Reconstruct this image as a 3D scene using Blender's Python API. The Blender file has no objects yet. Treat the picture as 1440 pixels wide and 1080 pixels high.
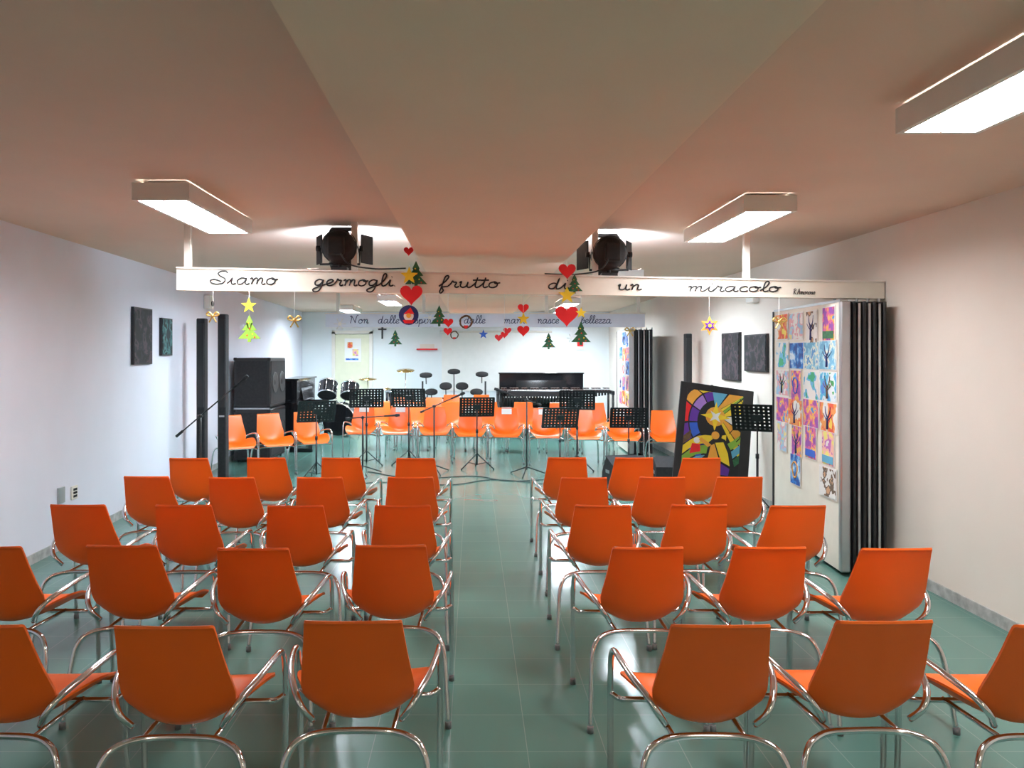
import bpy, math, random
from mathutils import Vector, Matrix
random.seed(7)
sc = bpy.context.scene
try:
    sc.view_settings.view_transform = 'Standard'
    sc.view_settings.look = 'None'
    sc.view_settings.exposure = 0.0
except Exception as e:
    print(e)

# ------------------------------------------------------------------ materials
def _new(name):
    m = bpy.data.materials.new(name); m.use_nodes = True
    nt = m.node_tree
    return m, nt, nt.nodes['Principled BSDF']

def mat(name, col, rough=0.5, metal=0.0, var=0.06, scale=8.0, bump=0.0, emit=None, es=0.0):
    m, nt, b = _new(name)
    b.inputs['Roughness'].default_value = rough
    b.inputs['Metallic'].default_value = metal
    tc = nt.nodes.new('ShaderNodeTexCoord')
    n = nt.nodes.new('ShaderNodeTexNoise'); n.inputs['Scale'].default_value = scale
    n.inputs['Detail'].default_value = 3
    nt.links.new(tc.outputs['Object'], n.inputs['Vector'])
    r = nt.nodes.new('ShaderNodeValToRGB')
    c = col
    r.color_ramp.elements[0].position = 0.3
    r.color_ramp.elements[1].position = 0.7
    r.color_ramp.elements[0].color = (c[0]*(1-var), c[1]*(1-var), c[2]*(1-var), 1)
    r.color_ramp.elements[1].color = (min(1, c[0]*(1+var)), min(1, c[1]*(1+var)), min(1, c[2]*(1+var)), 1)
    nt.links.new(n.outputs['Fac'], r.inputs['Fac'])
    nt.links.new(r.outputs['Color'], b.inputs['Base Color'])
    if bump > 0:
        n2 = nt.nodes.new('ShaderNodeTexNoise'); n2.inputs['Scale'].default_value = scale*12
        nt.links.new(tc.outputs['Object'], n2.inputs['Vector'])
        bp = nt.nodes.new('ShaderNodeBump'); bp.inputs['Strength'].default_value = bump
        bp.inputs['Distance'].default_value = 0.003
        nt.links.new(n2.outputs['Fac'], bp.inputs['Height'])
        nt.links.new(bp.outputs['Normal'], b.inputs['Normal'])
    if emit:
        b.inputs['Emission Color'].default_value = (*emit, 1)
        b.inputs['Emission Strength'].default_value = es
    return m

def mat_floor():
    m, nt, b = _new('floor_tile')
    tc = nt.nodes.new('ShaderNodeTexCoord')
    mp = nt.nodes.new('ShaderNodeMapping'); mp.inputs['Location'].default_value = (0.10, 0.05, 0)
    nt.links.new(tc.outputs['Object'], mp.inputs['Vector'])
    br = nt.nodes.new('ShaderNodeTexBrick')
    br.offset = 0.0; br.squash = 1.0
    br.inputs['Scale'].default_value = 1.0
    br.inputs['Brick Width'].default_value = 0.333
    br.inputs['Row Height'].default_value = 0.333
    br.inputs['Mortar Size'].default_value = 0.0018
    br.inputs['Mortar Smooth'].default_value = 0.2
    br.inputs['Color1'].default_value = (0.090, 0.215, 0.180, 1)
    br.inputs['Color2'].default_value = (0.098, 0.228, 0.192, 1)
    br.inputs['Mortar'].default_value = (0.19, 0.31, 0.28, 1)
    nt.links.new(mp.outputs['Vector'], br.inputs['Vector'])
    n = nt.nodes.new('ShaderNodeTexNoise'); n.inputs['Scale'].default_value = 1.5; n.inputs['Detail'].default_value = 3
    nt.links.new(tc.outputs['Object'], n.inputs['Vector'])
    nt.links.new(br.outputs['Color'], b.inputs['Base Color'])
    b.inputs['IOR'].default_value = 1.6
    mr = nt.nodes.new('ShaderNodeMapRange')
    mr.inputs['To Min'].default_value = 0.18; mr.inputs['To Max'].default_value = 0.26
    nt.links.new(n.outputs['Fac'], mr.inputs['Value']); nt.links.new(mr.outputs['Result'], b.inputs['Roughness'])
    return m

def mat_art(name, cols, scale=9, seed=0.0, kind='noise'):
    m, nt, b = _new(name)
    b.inputs['Roughness'].default_value = 0.7
    tc = nt.nodes.new('ShaderNodeTexCoord')
    mp = nt.nodes.new('ShaderNodeMapping'); mp.inputs['Location'].default_value = (seed, seed*1.7, seed*0.6)
    nt.links.new(tc.outputs['Object'], mp.inputs['Vector'])
    n = nt.nodes.new('ShaderNodeTexNoise'); n.inputs['Scale'].default_value = scale; n.inputs['Detail'].default_value = 2.5
    out = n.outputs['Fac']
    nt.links.new(mp.outputs['Vector'], n.inputs['Vector'])
    r = nt.nodes.new('ShaderNodeValToRGB'); r.color_ramp.interpolation = 'CONSTANT'
    els = r.color_ramp.elements
    k = len(cols)
    lo, hi = (0.36, 0.62)
    for i, c in enumerate(cols):
        p = 0.0 if i == 0 else lo + (hi-lo)*i/(k-1)*0.98
        if i < 2:
            e = els[i]; e.position = p
        else:
            e = els.new(p)
        e.color = (*c, 1)
    nt.links.new(out, r.inputs['Fac'])
    nt.links.new(r.outputs['Color'], b.inputs['Base Color'])
    return m

M_floor = mat_floor()
M_wallL = mat('wall_cool_light_cast', (0.76, 0.78, 0.88), 0.85, var=0.02, scale=2, bump=0.1)  # cool cast of the light put into the wall colour
M_wallR = mat('wall_warm_light_cast', (0.79, 0.72, 0.65), 0.85, var=0.02, scale=2, bump=0.1)  # warm, shaded tone of the light mixed into this wall's colour
M_wallB = mat('wall_paint_end', (0.80, 0.85, 0.88), 0.85, var=0.02, scale=2, bump=0.1)
M_ceil = mat('ceiling_warm_bounce', (0.74, 0.575, 0.465), 0.9, var=0.02, scale=2, bump=0.1)  # warm light bounced up from the chairs is put into the ceiling colour
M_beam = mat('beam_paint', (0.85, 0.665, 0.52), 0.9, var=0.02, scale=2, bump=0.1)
M_base = mat('marble_skirting', (0.42, 0.43, 0.42), 0.4, var=0.3, scale=14)
M_orange = mat('orange_plastic', (0.92, 0.145, 0.006), 0.40, var=0.03, scale=3)
M_chrome = mat('chrome', (0.75, 0.76, 0.78), 0.14, 1.0, var=0.02)
M_black = mat('black_satin', (0.012, 0.012, 0.014), 0.4, var=0.2)
M_gloss = mat('black_gloss', (0.01, 0.01, 0.012), 0.1, var=0.1)
M_mattb = mat('black_fabric', (0.016, 0.016, 0.018), 0.85, var=0.3, scale=30)
M_white = mat('white_enamel', (0.80, 0.76, 0.70), 0.45, var=0.02)
M_cream = mat('cream_board', (0.84, 0.80, 0.70), 0.6, var=0.03)
M_board2 = mat('pale_board', (0.70, 0.77, 0.90), 0.6, var=0.03)
M_ink = mat('black_ink', (0.01, 0.01, 0.012), 0.6)
M_blueink = mat('blue_ink', (0.05, 0.07, 0.16), 0.6)
M_silver = mat('silver_alu', (0.5, 0.51, 0.53), 0.35, 0.9, var=0.04)
M_red = mat('red_card', (0.80, 0.012, 0.018), 0.55, var=0.05)
M_yellow = mat('yellow_card', (0.90, 0.66, 0.03), 0.55, var=0.05)
M_green = mat('green_card', (0.02, 0.13, 0.05), 0.6, var=0.3, scale=40)
M_lgreen = mat('light_green_card', (0.25, 0.48, 0.05), 0.6, var=0.1)
M_gold = mat('gold_foil', (0.65, 0.45, 0.14), 0.3, 0.8, var=0.1)
M_navy = mat('navy_card', (0.02, 0.03, 0.16), 0.6)
M_brown = mat('brown_twig', (0.14, 0.08, 0.04), 0.8, var=0.3, scale=30)
M_orcard = mat('orange_card', (0.85, 0.40, 0.05), 0.6)
M_purple = mat('purple_card', (0.12, 0.03, 0.35), 0.6)
M_lilac = mat('lilac_paint', (0.35, 0.2, 0.6), 0.6)
M_paper = mat('paper', (0.84, 0.84, 0.82), 0.8, var=0.02)
M_bluecard = mat('blue_card', (0.03, 0.12, 0.6), 0.6)
M_skyblue = mat('sky_blue_paint', (0.12, 0.42, 0.62), 0.6)
M_door = mat('door_paint', (0.74, 0.74, 0.56), 0.5, var=0.03)
M_tube = mat('lamp_diffuser', (0.9, 0.9, 0.9), 0.5, emit=(0.95, 0.97, 1.0), es=50.0)
M_tubeFill = mat('fill_lamp_diffuser', (0.9, 0.9, 0.9), 0.5, emit=(1.0, 0.84, 0.68), es=30.0)  # for the added rear lamps; warm emission to tint the near ceiling
M_tubeS = mat('lamp_diffuser_stage', (0.9, 0.9, 0.9), 0.5, emit=(0.80, 0.91, 1.0), es=140.0)
M_lens = mat('lamp_lens', (0.9, 0.9, 0.9), 0.5, emit=(0.9, 0.95, 1.0), es=8.0)
M_keys = mat('ivory_keys', (0.8, 0.8, 0.76), 0.3, var=0.02)
M_drum = mat('drum_shell', (0.015, 0.015, 0.018), 0.15, 0.0)
M_brass = mat('cymbal_brass', (0.7, 0.5, 0.2), 0.25, 1.0, var=0.1)
M_rosewood = mat('rosewood_bars', (0.05, 0.018, 0.012), 0.35, var=0.3)
M_foot = mat('rubber_foot', (0.15, 0.15, 0.15), 0.7)
W=(0.8,0.8,0.78)
PAL = [
 [(0.75,0.8,0.85),(0.1,0.35,0.75),(0.02,0.12,0.5),(0.8,0.8,0.8)],
 [W,(0.75,0.3,0.08),(0.7,0.1,0.05),(0.8,0.65,0.1)],
 [(0.08,0.25,0.7),(0.1,0.5,0.75),(0.7,0.8,0.85),(0.05,0.35,0.1)],
 [W,W,(0.15,0.5,0.75),(0.05,0.4,0.2)],
 [(0.8,0.75,0.2),(0.85,0.5,0.4),(0.5,0.15,0.5),W],
 [W,(0.75,0.4,0.45),(0.35,0.6,0.8),(0.8,0.7,0.3)],
 [(0.02,0.08,0.35),(0.03,0.2,0.6),(0.25,0.5,0.8),(0.7,0.8,0.9)],
 [W,W,(0.15,0.1,0.07),(0.6,0.35,0.2)],
 [(0.15,0.4,0.6),(0.3,0.6,0.75),(0.75,0.8,0.7),(0.1,0.3,0.6)],
 [(0.3,0.08,0.4),(0.7,0.15,0.3),(0.85,0.5,0.1),(0.1,0.3,0.7)],
]
M_art = [mat_art('child_drawing_%d' % i, p, 6+i*.8, i*3.1) for i, p in enumerate(PAL)]
M_darkart = mat_art('dark_painting', [(0.012,0.014,0.016),(0.02,0.024,0.03),(0.07,0.05,0.06),(0.015,0.02,0.02)], 9, 5.0)
M_tealart = mat_art('teal_painting', [(0.015,0.03,0.035),(0.03,0.1,0.11),(0.08,0.2,0.2),(0.01,0.02,0.02)], 9, 8.0)

# ------------------------------------------------------------------ mesh builder
def catmull(P, n=5, closed=False):
    P = [Vector(p) for p in P]
    if len(P) < 3: return P
    out = []
    N = len(P)
    rng = range(N) if closed else range(N-1)
    for i in rng:
        if closed:
            p0, p1, p2, p3 = P[(i-1) % N], P[i], P[(i+1) % N], P[(i+2) % N]
        else:
            p1, p2 = P[i], P[i+1]
            p0 = P[i-1] if i > 0 else p1*2-p2
            p3 = P[i+2] if i+2 < N else p2*2-p1
        for k in range(n):
            t = k/n
            out.append(0.5*((2*p1)+(p2-p0)*t+(2*p0-5*p1+4*p2-p3)*t*t+(3*p1-p0-3*p2+p3)*t**3))
    if not closed: out.append(P[-1])
    return out

class MB:
    def __init__(s):
        s.v = []; s.f = []; s.m = []; s.sm = []; s.mats = []; s.M = Matrix.Identity(4)
    def mi(s, m):
        if m not in s.mats: s.mats.append(m)
        return s.mats.index(m)
    def add(s, vs, fs, m, smooth=False):
        o = len(s.v); k = s.mi(m)
        s.v += [tuple(s.M @ Vector(p)) for p in vs]
        for f in fs:
            s.f.append([o+i for i in f]); s.m.append(k); s.sm.append(smooth)
    def box(s, c, d, m, R=None, bev=0.0):
        x, y, z = d[0]/2, d[1]/2, d[2]/2
        if bev > 0:
            b = min(bev, x*.9, y*.9, z*.9)
            vs = []
            idx = {}
            for sx in (-1, 1):
                for sy in (-1, 1):
                    for sz in (-1, 1):
                        for a in range(3):
                            p = [sx*(x-b), sy*(y-b), sz*(z-b)]
                            p[a] = (sx*x, sy*y, sz*z)[a]
                            idx[(sx, sy, sz, a)] = len(vs); vs.append(p)
            fs = []
            for a in range(3):
                o = [i for i in range(3) if i != a]
                for sa in (-1, 1):
                    q = []
                    for (u, w) in ((-1, -1), (1, -1), (1, 1), (-1, 1)):
                        k = [0, 0, 0]; k[a] = sa; k[o[0]] = u; k[o[1]] = w
                        q.append(idx[(*k, a)])
                    fs.append(q)
                for (u, w) in ((-1, -1), (1, -1), (1, 1), (-1, 1)):
                    k0 = [0, 0, 0]; k0[o[0]] = u; k0[o[1]] = w; k1 = list(k0); k0[a] = -1; k1[a] = 1
                    fs.append([idx[(*k0, o[0])], idx[(*k1, o[0])], idx[(*k1, o[1])], idx[(*k0, o[1])]])
            for sx in (-1, 1):
                for sy in (-1, 1):
                    for sz in (-1, 1):
                        fs.append([idx[(sx, sy, sz, a)] for a in range(3)])
        else:
            vs = [(sx*x, sy*y, sz*z) for sx in (-1, 1) for sy in (-1, 1) for sz in (-1, 1)]
            fs = [(0, 1, 3, 2), (4, 6, 7, 5), (0, 4, 5, 1), (2, 3, 7, 6), (0, 2, 6, 4), (1, 5, 7, 3)]
        c = Vector(c)
        vs = [(R @ Vector(p) if R else Vector(p))+c for p in vs]
        s.add(vs, fs, m)
    def hexa(s, vs, m):
        s.add(vs, [(0, 1, 2, 3), (4, 7, 6, 5), (0, 4, 5, 1), (1, 5, 6, 2), (2, 6, 7, 3), (3, 7, 4, 0)], m)
    def tube(s, path, r, m, n=8, closed=False, cap=True):
        P = [Vector(p) for p in path]; N = len(P)
        rs = r if isinstance(r, (list, tuple)) else [r]*N
        vs = []; fs = []
        u = None
        for i in range(N):
            if closed: t = P[(i+1) % N]-P[(i-1) % N]
            else: t = P[min(i+1, N-1)]-P[max(i-1, 0)]
            if t.length < 1e-9: t = Vector((0, 0, 1))
            t.normalize()
            if u is None:
                a = Vector((0, 0, 1)) if abs(t.z) < 0.9 else Vector((1, 0, 0))
                u = t.cross(a).normalized()
            else:
                u = (u-t*u.dot(t))
                if u.length < 1e-6: u = t.cross(Vector((0.3, 0.5, 0.8)))
                u.normalize()
            w = t.cross(u)
            for k in range(n):
                a = 2*math.pi*k/n
                vs.append(P[i]+(u*math.cos(a)+w*math.sin(a))*rs[i])
        for i in range(N if closed else N-1):
            j = (i+1) % N
            for k in range(n):
                l = (k+1) % n
                fs.append((i*n+k, i*n+l, j*n+l, j*n+k))
        s.add(vs, fs, m, True)
        if cap and not closed:
            o = len(s.v)-len(vs); kk = s.mi(m)
            s.f.append([o+k for k in range(n)][::-1]); s.m.append(kk); s.sm.append(False)
            s.f.append([o+(N-1)*n+k for k in range(n)]); s.m.append(kk); s.sm.append(False)
    def cyl(s, p0, p1, r, m, r1=None, n=12):
        s.tube([p0, p1], [r, r if r1 is None else r1], m, n)
    def lathe(s, prof, c, m, axis='z', n=24, cap=True):
        vs = []; fs = []
        c = Vector(c)
        for (r, h) in prof:
            for k in range(n):
                a = 2*math.pi*k/n
                p = (r*math.cos(a), r*math.sin(a), h)
                if axis == 'y': p = (p[0], p[2], p[1])
                if axis == 'x': p = (p[2], p[0], p[1])
                vs.append(c+Vector(p))
        for i in range(len(prof)-1):
            for k in range(n):
                l = (k+1) % n
                fs.append((i*n+k, i*n+l, (i+1)*n+l, (i+1)*n+k))
        s.add(vs, fs, m, True)
        if cap:
            L = len(prof)
            s.add(vs[:n], [tuple(range(n))], m); s.add(vs[(L-1)*n:], [tuple(range(n))], m)
    def prism(s, poly, c, m, t=0.006):
        c = Vector(c); n = len(poly)
        vs = [c+Vector((p[0], -t/2, p[1])) for p in poly]+[c+Vector((p[0], t/2, p[1])) for p in poly]
        cen0 = len(vs)
        cx = sum(p[0] for p in poly)/n; cz = sum(p[1] for p in poly)/n
        vs += [c+Vector((cx, -t/2, cz)), c+Vector((cx, t/2, cz))]
        fs = []
        for i in range(n):
            j = (i+1) % n
            fs += [(i, j, cen0), (n+j, n+i, cen0+1), (i, n+i, n+j, j)]
        s.add(vs, fs, m)
    def mesh(s, name):
        me = bpy.data.meshes.new(name)
        me.from_pydata([tuple(p) for p in s.v], [], s.f)
        for m in s.mats: me.materials.append(m)
        for i, p in enumerate(me.polygons):
            p.material_index = s.m[i]; p.use_smooth = s.sm[i]
        me.update()
        return me
    def obj(s, name, loc=(0, 0, 0), rz=0.0, parent=None):
        o = bpy.data.objects.new(name, s.mesh(name))
        sc.collection.objects.link(o); o.location = loc; o.rotation_euler = (0, 0, rz)
        if parent: o.parent = parent
        return o

def inst(me, name, loc, rz=0.0):
    o = bpy.data.objects.new(name, me); sc.collection.objects.link(o)
    o.location = loc; o.rotation_euler = (0, 0, rz)
    return o

# ------------------------------------------------------------------ room shell
CH = 2.70
YB = 18.5; YF = -2.6; XR = 3.28
def XL(y): return -3.55-0.045*(y-6.0)

b = MB(); b.box((-0.4, (YB+YF)/2, -0.05), (9.4, YB-YF+0.4, 0.1), M_floor); b.obj('floor')
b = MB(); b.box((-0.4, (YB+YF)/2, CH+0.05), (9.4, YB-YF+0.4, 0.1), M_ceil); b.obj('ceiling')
b = MB(); b.hexa([(XL(YF), YF, 0), (XL(YB), YB, 0), (XL(YB)-.12, YB, 0), (XL(YF)-.12, YF, 0),
                  (XL(YF), YF, CH), (XL(YB), YB, CH), (XL(YB)-.12, YB, CH), (XL(YF)-.12, YF, CH)], M_wallL); b.obj('wall_left')
b = MB(); b.box((XR+.06, (YB+YF)/2, CH/2), (.12, YB-YF, CH), M_wallR); b.obj('wall_right')
b = MB(); b.box((-0.4, YB+.06, CH/2), (8.4, .12, CH), M_wallB); b.obj('wall_back')
b = MB(); b.box((-0.2, YF-.06, CH/2), (8.4, .12, CH), M_wallR); b.obj('wall_front')
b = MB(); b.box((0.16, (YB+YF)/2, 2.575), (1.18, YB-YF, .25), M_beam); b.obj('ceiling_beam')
b = MB()
b.hexa([(XL(YF), YF, 0), (XL(YF)+.012, YF, 0), (XL(YB)+.012, YB, 0), (XL(YB), YB, 0),
        (XL(YF), YF, .08), (XL(YF)+.012, YF, .08), (XL(YB)+.012, YB, .08), (XL(YB), YB, .08)], M_base)
b.obj('baseboard_left')
b = MB(); b.box((XR-.006, (YB+YF)/2, .04), (.012, YB-YF, .08), M_base); b.obj('baseboard_right')
b = MB(); b.box((-0.4, YB-.006, .04), (7.3, .012, .08), M_base); b.obj('baseboard_back')

# back door with poster
b = MB()
dx = -2.90
b.box((dx, YB-.03, 1.08), (.82, .05, 2.16), M_door, bev=.006)
for sx in (-.45, .45): b.box((dx+sx, YB-.035, 1.11), (.08, .07, 2.22), M_white)
b.box((dx, YB-.035, 2.21), (.98, .07, .08), M_white)
b.cyl((dx+.33, YB-.06, 1.05), (dx+.33, YB-.12, 1.05), .012, M_silver); b.cyl((dx+.33, YB-.12, 1.05), (dx+.22, YB-.12, 1.05), .011, M_silver)
b.obj('door_1')
b = MB(); b.box((dx+.02, YB-.064, 1.78), (.40, .004, .56), M_paper)
b.box((dx-.05, YB-.068, 1.90), (.12, .004, .14), M_art[1]); b.box((dx+.08, YB-.068, 1.72), (.14, .004, .16), M_art[4]); b.box((dx, YB-.068, 1.56), (.3, .004, .04), M_art[0])
b.obj('poster')
b = MB(); b.box((.55, YB-.012, 1.50), (2.6, .02, 1.42), M_paper); b.cyl((-.8, YB-.03, 2.22), (1.9, YB-.03, 2.22), .025, M_white); b.obj('projection_screen')
b = MB(); b.box((-2.18, YB-.02, 2.22), (.04, .03, .34), M_black); b.box((-2.18, YB-.02, 2.28), (.2, .03, .035), M_black); b.obj('wall_crucifix')
b = MB(); b.box((-1.1, YB-.05, 1.80), (.5, .1, .03), M_red); b.box((-1.1, YB-.02, 1.87), (.35, .03, .1), M_white); b.obj('wall_shelf')
b = MB(); b.box((2.58, YB-.02, 1.93), (.2, .03, .28), M_white); b.box((2.58, YB-.037, 1.95), (.14, .006, .16), M_red); b.obj('fire_sign')

# wall pictures
def wallpic(name, y0, y1, z0, z1, m, side):
    b = MB()
    if side < 0:
        yc = (y0+y1)/2; ang = math.atan(-0.045)
        R = Matrix.Rotation(-ang, 3, 'Z')
        b.box((XL(yc)+.018, yc, (z0+z1)/2), (.03, y1-y0, z1-z0), M_black, R)
        b.box((XL(yc)+.034, yc, (z0+z1)/2), (.006, y1-y0-.03, z1-z0-.03), m, R)
    else:
        yc = (y0+y1)/2
        b.box((XR-.016, yc, (z0+z1)/2), (.03, y1-y0, z1-z0), M_black)
        b.box((XR-.034, yc, (z0+z1)/2), (.006, y1-y0-.03, z1-z0-.03), m)
    b.obj(name)
wallpic('framed_painting', 8.19, 8.72, 1.58, 2.20, M_darkart, -1)
wallpic('framed_painting', 9.02, 9.38, 1.675, 2.12, M_tealart, -1)
wallpic('framed_painting', 9.37, 10.03, 1.36, 1.96, M_darkart, 1)
wallpic('framed_painting', 8.5, 9.2, 1.49, 1.92, M_darkart, 1)
b = MB(); b.box((XL(6.68)+.008, 6.66, .47), (.02, .11, .14), M_silver, bev=.004); b.obj('junction_box')
b = MB(); b.box((XL(6.9)+.007, 6.90, .45), (.02, .10, .12), M_white, bev=.004)
for z in (.42, .45, .48): b.box((XL(6.9)+.019, 6.90, z), (.004, .06, .02), M_mattb)
b.obj('wall_socket')
b = MB(); b.box((XL(10.8)+.05, 10.8, 2.42), (.1, .16, .2), M_white, bev=.015); b.cyl((XL(10.8)+.10, 10.8, 2.40), (XL(10.8)+.115, 10.8, 2.40), .04, M_mattb); b.obj('motion_sensor')
b = MB(); b.box((XR-.04, 8.9, 2.33), (.08, .22, .09), M_white, bev=.01); b.box((XR-.083, 8.9, 2.33), (.006, .18, .06), M_paper); b.obj('emergency_light')

# ------------------------------------------------------------------ ceiling lamps
def lamp(xc, y0, L=1.25, m=M_tube):
    b = MB(); w = .33; zt = 2.68; zb = 2.58; yc = y0+L/2
    b.box((xc, yc, zt-.014), (w-.06, L-.06, .02), M_white)
    for sx in (-1, 1): b.box((xc+sx*(w/2-.012), yc, (zt+zb)/2), (.024, L, zt-zb), M_white)
    for sy in (-1, 1): b.box((xc, yc+sy*(L/2-.012), (zt+zb)/2-.0005), (w-.048, .024, zt-zb), M_white)
    b.box((xc, yc, zb+.016), (w-.05, L-.05, .008), m)
    n = 10
    for i in range(1, n): b.box((xc, y0+L*i/n, zb+.006), (w-.05, .004, .012), M_silver)
    b.box((xc, yc, zb+.006), (.008, L-.05, .012), M_silver)
    for sy in (-1, 1): b.cyl((xc, yc+sy*L*.3, zt-.01), (xc, yc+sy*L*.3, CH), .012, M_white)
    b.obj('ceiling_lamp')
lamp(-1.79, 4.4); lamp(1.84, 4.75, 1.35); lamp(1.86, 1.80, 1.28)
lamp(-1.79, 9.0, 1.25, M_tubeS); lamp(1.84, 9.0, 1.25, M_tubeS)
lamp(-1.45, 12.9, 1.25, M_tubeS); lamp(1.75, 13.6, 1.25, M_tubeS); lamp(-2.6, 15.6, 1.25, M_tubeS); lamp(1.9, 16.2, 1.25, M_tubeS)
lamp(-1.79, -1.6, 1.25, M_tubeFill); lamp(1.86, -1.6, 1.25, M_tubeFill)  # unseen lamps added behind the camera to brighten chair backs

# ------------------------------------------------------------------ stroke font
G = {
 'S': ([[(.55,.85),(.45,1),(.25,.98),(.15,.8),(.3,.6),(.5,.4),(.45,.1),(.2,0),(-.05,.1),(-.1,.3),(.1,.35),(.35,.2)]], .62),
 'N': ([[(-.1,.8),(.02,.95),(.08,.6),(.05,0)],[(.07,.9),(.3,.5),(.5,.05)],[(.5,.05),(.52,.6),(.6,1),(.72,.95)]], .78),
 'R': ([[(.1,0),(.12,.95)],[(.0,.8),(.3,1),(.5,.75),(.15,.5),(.35,.25),(.55,0)]], .6),
 'A': ([[(0,0),(.3,1),(.5,0)],[(.1,.4),(.45,.4)]], .6),
 'i': ([[(0,.05),(.12,.3),(.18,.5),(.17,.15),(.25,0),(.38,.08)],[(.22,.72),(.24,.76)]], .36),
 'a': ([[(.4,.44),(.22,.5),(.06,.32),(.08,.08),(.2,0),(.34,.15),(.42,.48),(.40,.12),(.48,0),(.6,.08)]], .58),
 'm': ([[(0,.4),(.08,.5),(.12,.3),(.1,0)],[(.11,.25),(.22,.48),(.32,.42),(.32,0)],[(.32,.25),(.43,.48),(.53,.42),(.53,.1),(.6,0),(.7,.08)]], .68),
 'n': ([[(0,.4),(.08,.5),(.12,.3),(.1,0)],[(.11,.25),(.24,.48),(.36,.42),(.35,.1),(.43,0),(.53,.08)]], .52),
 'u': ([[(0,.4),(.08,.5),(.07,.15),(.18,0),(.32,.12),(.36,.48)],[(.36,.48),(.36,.1),(.44,0),(.55,.08)]], .54),
 'o': ([[(.25,.5),(.07,.38),(.07,.1),(.22,0),(.38,.12),(.38,.38),(.25,.5),(.3,.36),(.5,.42)]], .5),
 'g': ([[(.4,.44),(.22,.5),(.06,.32),(.1,.06),(.26,.05),(.38,.25),(.42,.48),(.40,0),(.3,-.42),(.1,-.48),(.02,-.3),(.25,-.1),(.55,.1)]], .55),
 'e': ([[(0,.1),(.2,.2),(.36,.38),(.25,.5),(.08,.35),(.1,.08),(.24,0),(.42,.1)]], .42),
 'r': ([[(0,.1),(.1,.35),(.14,.54),(.2,.44),(.32,.42),(.28,.12),(.36,0),(.46,.08)]], .44),
 'l': ([[(0,.08),(.2,.45),(.28,.85),(.2,1),(.12,.8),(.12,.2),(.2,0),(.34,.08)]], .32),
 'f': ([[(0,.08),(.22,.5),(.32,.88),(.24,1),(.16,.8),(.12,.1),(.08,-.4),(.16,-.48),(.22,-.25),(.14,0),(.38,.08)]], .38),
 't': ([[(0,.08),(.14,.4),(.18,.85),(.15,.2),(.22,0),(.36,.08)],[(.0,.62),(.34,.64)]], .34),
 'd': ([[(.4,.44),(.22,.5),(.06,.32),(.08,.08),(.2,0),(.34,.15),(.44,.95),(.40,.12),(.48,0),(.6,.08)]], .58),
 'b': ([[(0,.08),(.2,.5),(.26,.9),(.17,1),(.1,.7),(.1,.1),(.25,0),(.38,.2),(.3,.42),(.45,.38)]], .44),
 'c': ([[(.36,.4),(.24,.5),(.07,.35),(.08,.1),(.24,0),(.4,.08)]], .4),
 's': ([[(0,.08),(.18,.5),(.3,.2),(.2,0),(.05,.05)],[(.2,0),(.4,.08)]], .38),
 'p': ([[(0,.2),(.1,.5),(.08,-.45)],[(.09,.3),(.25,.5),(.38,.25),(.25,0),(.12,.05)],[(.25,0),(.45,.08)]], .45),
 'z': ([[(0,.44),(.3,.46),(.05,.05),(.3,.02),(.42,.1)]], .4),
 '.': ([[(.08,0),(.1,.02)]], .2), ' ': ([], .3),
}
def write(b, word, x0, x1, zbase, h, fn, m, r):
    adv = sum(G[c][1] for c in word)
    sx = (x1-x0)/adv; x = 0
    for c in word:
        for st in G[c][0]:
            P = catmull([(p[0]+x+p[1]*.12, 0, p[1]) for p in st], 4)
            b.tube([fn(x0+p[0]*sx, zbase+p[2]*h) for p in P], r, m, 5)
        x += G[c][1]

# folding wall track / banner (front)
bxL, bxR = -2.20, 3.27
def bt(x): return (x-bxL)/(bxR-bxL)
def by(x): return 5.70+.40*bt(x)
def bz0(x): return 2.17-.035*bt(x)
def bz1(x): return 2.33-.07*bt(x)
b = MB()
b.hexa([(bxL, by(bxL), bz0(bxL)), (bxR, by(bxR), bz0(bxR)), (bxR, by(bxR)+.10, bz0(bxR)), (bxL, by(bxL)+.10, bz0(bxL)),
        (bxL, by(bxL), bz1(bxL)), (bxR, by(bxR), bz1(bxR)), (bxR, by(bxR)+.10, bz1(bxR)), (bxL, by(bxL)+.10, bz1(bxL))], M_cream)
b.hexa([(bxL, by(bxL)-.012, bz1(bxL)+.0005), (bxR, by(bxR)-.012, bz1(bxR)+.0005), (bxR, by(bxR)+.11, bz1(bxR)+.0005), (bxL, by(bxL)+.11, bz1(bxL)+.0005),
        (bxL, by(bxL)-.012, bz1(bxL)+.012), (bxR, by(bxR)-.012, bz1(bxR)+.012), (bxR, by(bxR)+.11, bz1(bxR)+.012), (bxL, by(bxL)+.11, bz1(bxL)+.012)], M_white)
for x in (-2.134, -.90, .95, 2.16):
    b.box((x, by(x)+.05, (bz1(x)+CH)/2), (.045, .045, CH-bz1(x)), M_white)
fn = lambda x, z: (x, by(x)-.003, z)
for w, x0, x1 in (('Siamo', -1.94, -1.47), ('germogli.', -1.20, -.575), ('frutto', -.26, .20), ('di', .570, .735), ('un', 1.118, 1.305), ('miracolo', 1.67, 2.41)):
    xm = (x0+x1)/2
    zb_ = bz0(xm)*.68+bz1(xm)*.32
    write(b, w, x0, x1, zb_, min(.104, bz1(xm)-zb_-.010), fn, M_ink, .0058)
write(b, 'R.Amoroso', 2.52, 2.70, 2.165, .045, fn, M_ink, .0022)
b.obj('lettered_track_beam')

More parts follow.
